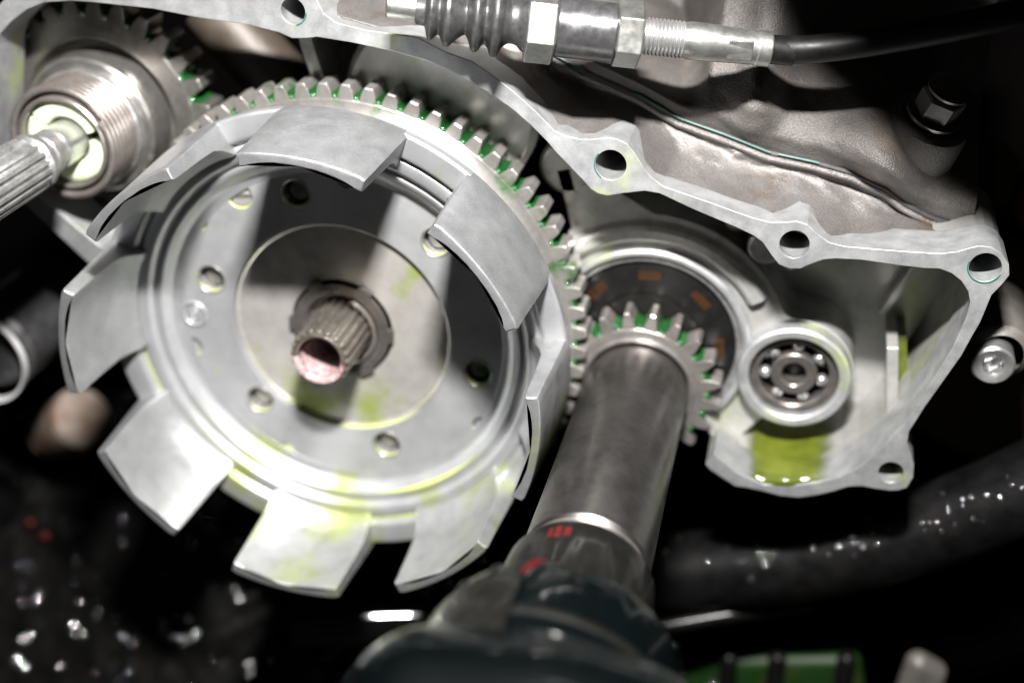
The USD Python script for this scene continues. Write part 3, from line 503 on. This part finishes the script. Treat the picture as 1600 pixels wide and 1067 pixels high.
obj('crimp', sweep([e0 - dv * .3, e0 + dv * 3, e0 + dv * 7], [3.9, 3.9, 3.8], 20), 'cable_black', cs)

# ---------------------------------------------------------------- things around and behind
t1 = obj('frame_tube', sweep(spline([(60, 84, -122), (110.6, 80, -103), (168, 76, -78), (222, 72, -37), (262, 70, 10)], 60), 14.5, 40), 'black_paint')
tag(t1, 'thick dirty black frame tube sweeping across the lower right below the crankcase', 'frame tube')
t2 = obj('cross_tube', sweep(spline([(-28, 58, -144), (5, 70, -143.6), (50, 84.6, -143.3), (90, 98, -143)], 50), 9, 32), 'gloss_black')
tag(t2, 'glossy black tube low behind the basket with a sharp white glint', 'frame tube')
t3 = obj('thin_pipe', sweep(spline([(92, 60, -122.5), (130, 70, -112), (165, 79, -103.2)], 30), 3, 20), 'wet_rubber')
tag(t3, 'thin glossy black pipe under the frame tube with a white glint', 'pipe')
cap_ = thing('cap_screw', 'round socket head cap screw beside the right edge of the crankcase', 'screw')
cc = np.array([200.5, 56, 15.0])
obj('head', revolve([(3.0, 60), (3.0, 56.8), (4.4, 56.0), (5.6, 55.7), (6.3, 56.4), (6.5, 68)], cc[0], cc[2], 48), 'bright_steel', cap_)
obj('hex_socket', revolve([(3.0, 56.6), (3.0, 60), (0.01, 60.5)], cc[0], cc[2], 6), 'bright_steel', cap_, smooth=False)
obj('seat', revolve([(6.6, 60), (9, 62), (11, 70), (11, 90)], cc[0] + 2, cc[2] + 2, 40), 'dull_grey', cap_)
yp = obj('yellow_panel', blob([(196, 120, -10, 8), (205, 125, 20, 8), (190, 125, -40, 8), (260, 140, 10, 8), (280, 150, -90, 8)], 6), 'dirty_yellow', smooth=True)
tag(yp, 'dim dirty yellow panel in the gap behind the right edge of the crankcase', 'panel')
gp = obj('side_cover', blob([(196.5, 124, 61.5, 2), (204, 124, 55, 2), (201.5, 124, 40, 2), (210, 126, 44, 2)], 4), 'dirty_yellow', smooth=True)
tag(gp, 'dim grey triangular cover beyond the cylinder block at the right', 'panel')
rp = obj('red_plastic', blob([(204.5, 97, 59, 3), (204, 97, 51, 3), (209, 97, 44, 3), (218, 99, 52, 4)], 4), 'red_plastic', smooth=True)
tag(rp, 'red plastic part cut off by the right edge', 'plastic part')
ru = thing('rusty_stub', 'short rusty round stub with pale end below the basket at the left', 'pipe')
q0 = np.array([-150.0, 96, -104]); qd = np.array([24.0, -10, 20])
obj('pipe', axis_lathe([(0, .1), (0, 9), (10, 9.4), (11, 11), (20, 11.5), (21, 12.4), (31, 12.8), (33, 11.5), (33.4, 9), (33.4, .1)], q0, qd, 40), 'rusty', ru)
hr = thing('hose_clamp', 'thin bright curved metal band on black hose at the left edge', 'clamp')
obj('band', revolve([(16.4, 38.5), (17.4, 38.0), (17.4, 40.5), (16.4, 41)], -132.6, -32.4, 64, closed=True), 'pale_metal', hr)
obj('hose', solid(16.2, 44, 90, -132.6, -32.4, 64, 3), 'black_rubber', hr)
ol = obj('rust_bracket', blob([(-128, 84, 28, 6), (-112, 88, 16, 5), (-140, 84, 12, 7)], 4), 'orange_rust', smooth=True)
tag(ol, 'dim orange brown bracket at the left edge below the kick shaft', 'bracket')
# lower left: crumpled wet black skid surface
rows = []
for t in np.linspace(0, 1, 80):
    xs_ = np.linspace(-230, 60, 160)
    P = np.stack([xs_, np.full(160, 70.0), -100 - 115 * t + 0 * xs_], -1)
    P[:, 1] += 62 - 112 * t + 20 * fbm(P, 0.02, 21) + 10 * fbm(P, 0.06, 22) + 5 * fbm(P, 0.2, 25) + np.clip(xs_ + 60, 0, 200) * 0.35
    rows.append(P)
rc = thing('red_clip', 'two small round red clips among black parts at the lower left', 'clip')
obj('clip', ball((-157, 84, -142), 1.6, 2, (1, .5, 1)), 'red_plastic', rc, smooth=True); obj('clip', ball((-151, 84, -148), 1.9, 2, (1, .5, 1)), 'red_plastic', rc, smooth=True)
rows_guard = [r_.copy() for r_ in rows]
sk = obj('engine_guard', grid(rows[::-1]), 'black_wet', smooth=True)
tag(sk, 'crumpled wet black guard filling the lower left corner', 'guard')
ms = sk
hs = obj('rubber_hose', sweep(spline([(-215, 80, -20), (-190, 84, -60), (-178, 92, -130), (-200, 96, -200)], 40), 13, 28), 'black_paint')
tag(hs, 'matt black hose running down the left edge', 'hose')
gf = thing('green_fairing', 'wet green plastic fairing at the bottom right corner under the frame tube', 'fairing')
obj('panel', blob([(120, 96, -160, 5), (185, 96, -142, 5), (120, 90, -200, 5), (200, 90, -190, 5)], 5), 'green_plastic', gf, smooth=True)
for x in (140, 158, 183): obj('strap', blob([(x, 89, -146 + (x - 140) * .25, 3.5), (x + 2, 84, -190, 4)], 3), 'black_paint', gf, smooth=True)
ft = obj('grey_fitting', blob([(208, 86, -128, 5), (214, 88, -132, 5), (206, 84, -170, 6), (214, 86, -170, 6)], 3), 'dull_grey', smooth=True)
tag(ft, 'scuffed grey fitting standing beside the green fairing', 'fitting')
# motorcycle frame spar above the picture, which keeps the light off the upper right
sparm = obj('frame_spar', sweep(spline([(122, -17, 255), (124, -17, 217), (136, -17, 204), (152, -18, 190), (172, -20, 181), (205, -21, 170), (280, -22, 158)], 40), 24, 32), 'black_paint')
tag(sparm, 'black frame spar above the cable, out of the top of the frame', 'frame tube')

# ---------------------------------------------------------------- oil
# green oil lying in the tooth gaps, a bead at the front of each gap
films, beads = [], []
def gap_oil(N, a0, root, tip, y0, y1, cx, cz, wr, sel):
    p = 2 * PI / N
    for i in range(N):
        a = a0 + i * p
        if not sel(a): continue
        w = (1 - wr) * p / 2
        top = 0.2 + 0.3 * random.random()
        h = root + (tip - root) * top
        sec = [[pol(r, a + b, y, cx, cz) for r, b in ((root - .5, -w), (h + .5, -w * 1.45), (h * .35 + root * .65, 0), (h + .5, w * 1.45), (root - .5, w))] for y in (y0 + 0.25, y1 - 0.6)]
        films.append(loft(sec))
        beads.append(ball(pol(root + 0.55, a, y0 + 0.25, cx, cz), 0.62 + 0.15 * random.random(), 2))
gap_oil(NB, GA, 74.5, 78.9, 50.7, 60.4, 0, 0, .74, lambda a: True)
gap_oil(NPn, -1.947, 21.6, 27.0, 56.4, 65.0, PX, PZ, .66, lambda a: True)
gap_oil(28, 0.03 + PI / 28, 33.6, 39.4, 62.5, 73.5, KX, KZ, .72, lambda a: True)
obj_b = obj('oil_beads', cat(beads), 'oil_bead', smooth=True)
tag(obj_b, 'tiny shining oil beads at the roots of the gear teeth', 'oil beads', kind='stuff')
obj_o = obj('gear_oil', cat(films), 'oil_green', smooth=40)
tag(obj_o, 'green oil clinging between the teeth of all the gears', 'oil', kind='stuff')
lime = []
for (x, z), r in list(zip(BIG_HOLES, [4.35] * 6)) + [(SMALL_HOLES[i], 3.25) for i in (1, 2, 3, 4, 5)] + [(SMALL_HOLES[0], 4.2)]:
    lime.append(sweep([pol(r, a, 42.3 , x, z) for a in np.linspace(PI - 1.3, PI + 1.3, 20)], [0.08 + 0.3 * math.sin(PI * i / 19) for i in range(20)], 8))
lime.append(sweep([pol(36.9, a, 43.2) for a in np.linspace(2.35, 3.5, 40)], [0.1 + 0.5 * math.sin(PI * i / 39) for i in range(40)], 8))
lime.append(sweep([pol(68.0, a, 35.0) for a in np.linspace(2.1, 4.7, 80)], [0.1 + 0.7 * math.sin(PI * i / 79) * (0.55 + 0.45 * math.sin(i * .37 + 1)) for i in range(80)], 8))
lime.append(sweep([pol(59.5, a, 37.2) for a in np.linspace(2.2, 2.95, 40)], [0.1 + 0.9 * math.sin(PI * i / 39) ** 1.5 for i in range(40)], 8))
# pools in the crankcase: on the lower wall and beside the rib
pl = []
P2 = np.array([(x, z) for x, z in FLANGE_IN])
low = resample(P2[52:61], 60)
obj_f = obj('oil_film', cat(lime), 'oil_film', smooth=40); lime = []
tag(obj_f, 'thin lime oil film in the grooves and holes of the clutch basket', 'oil', kind='stuff')
q = resample(P2, 1200); q = q[(q[:, 1] < -15) & (q[:, 0] > 131) & (q[:, 0] < 163)]
n2 = np.stack([-np.gradient(q[:, 1]), np.gradient(q[:, 0])], 1); n2 /= np.linalg.norm(n2, axis=1, keepdims=True)
n2 *= np.sign(n2[len(n2) // 2, 1])
lime.append(prism(Polygon(np.r_[q - 0.3 * n2, (q + 0.9 * n2)[::-1]]), 42.8, 86.2))
e_ = (q + 0.5 * n2)[(q[:, 0] > 135.5) & (q[:, 0] < 156)]
bead_ = sweep(np.stack([e_[:, 0], np.full(len(e_), 43.4), e_[:, 1]], 1)[::2], 0.15 + 1.5 * np.sin(np.linspace(0, PI, len(e_[::2]))) ** 0.6, 28)
lime.append(prism(Polygon([(173.4, 12), (176.2, 13), (181.0, -9), (178.4, -10.5)]), 72, 87))
obj_l = obj('spilt_oil', cat(lime), 'oil_pool', smooth=40)
obj('edge_bead', bead_, 'oil_lime', obj_l, smooth=50)
tag(obj_l, 'olive green oil pooled below the ball bearing and behind the rib in the crankcase', 'oil', kind='stuff')
# droplets on the black parts
drops = []
def lens(c, a, n, k=0.38):
    n = np.array(n, float) / np.linalg.norm(n); b = trimesh.creation.icosphere(2, a); v = np.array(b.vertices)
    b.vertices = c + v - np.outer(v @ n, n) * (1 - k); return b
GV = np.concatenate(rows_guard).reshape(-1, 3)
def on_guard(x, z): return GV[np.argmin((GV[:, 0] - x) ** 2 + (GV[:, 2] - z) ** 2)]
spots = [(-84, -168, 5.0), (-81, -169.5, 4.0), (-87.7, -165.5, 2.0), (-78.6, -162.6, 2.2), (-73.1, -165.5, 2.0), (-89.6, -168.4, 2.0), (-89.6, -164.1, 1.8), (-78.6, -171.3, 1.6), (-75, -168.4, 1.8), (-84.5, -163.5, 1.8), (-127.9, -172.8, 2.8), (-125.5, -173.6, 2.2), (-122.4, -174.2, 1.8), (-104.2, -171.3, 2.2), (-100.5, -172.8, 1.3), (-118.7, -167, 2.2), (-118.4, -168.4, 2.2), (-147.9, -185.9, 4.0), (-145, -187, 3.2), (-147.9, -180.1, 2.4), (-146, -178, 1.8), (-153.4, -169.9, 1.5), (-149.7, -169.9, 1.7), (-147.9, -168.4, 1.2), (-129.7, -167, 1.2), (-109.6, -167, 1.3), (-118.7, -139.3, 1.1), (-115.1, -143.7, 1.1)]
spots += [(RNG.uniform(-170, -60), RNG.uniform(-190, -150), RNG.uniform(0.6, 1.1)) for _ in range(24)]
for x, z, a in spots:
    n = np.array([0.37, -0.54, 0.75]) + RNG.normal(0, 0.07, 3)
    drops.append(lens(on_guard(x, z), 0.7 * a, n))
TC = spline([(60, 84, -122), (110.6, 80, -103), (168, 76, -78), (222, 72, -37), (262, 70, 10)], 200)
for _ in range(110):
    q_ = int((0.12 + 0.87 * RNG.random()) * 198); c = TC[q_]; t_ = TC[q_ + 1] - c; t_ /= np.linalg.norm(t_)
    a = RNG.normal(0.87, 0.28); h_ = np.array([-0.1, -math.cos(a), math.sin(a)]); n = h_ - t_ * (h_ @ t_); n /= np.linalg.norm(n)
    drops.append(lens(c + 14.4 * n, 0.4 + 0.8 * RNG.random() ** 2, h_ + RNG.normal(0, 0.08, 3)))
for x, z in ((118, -143), (120, -150), (160, -160), (171, -152), (135, -158)): drops.append(lens(np.array([x, 86.0, z]), 2.0, np.array([-0.05, -0.62, 0.78]) + RNG.normal(0, .05, 3)))
obj_d = obj('droplets', cat(drops), 'oil_drop', smooth=True)
tag(obj_d, 'oil droplets glinting on the black tubes and guard', 'droplets', kind='stuff')
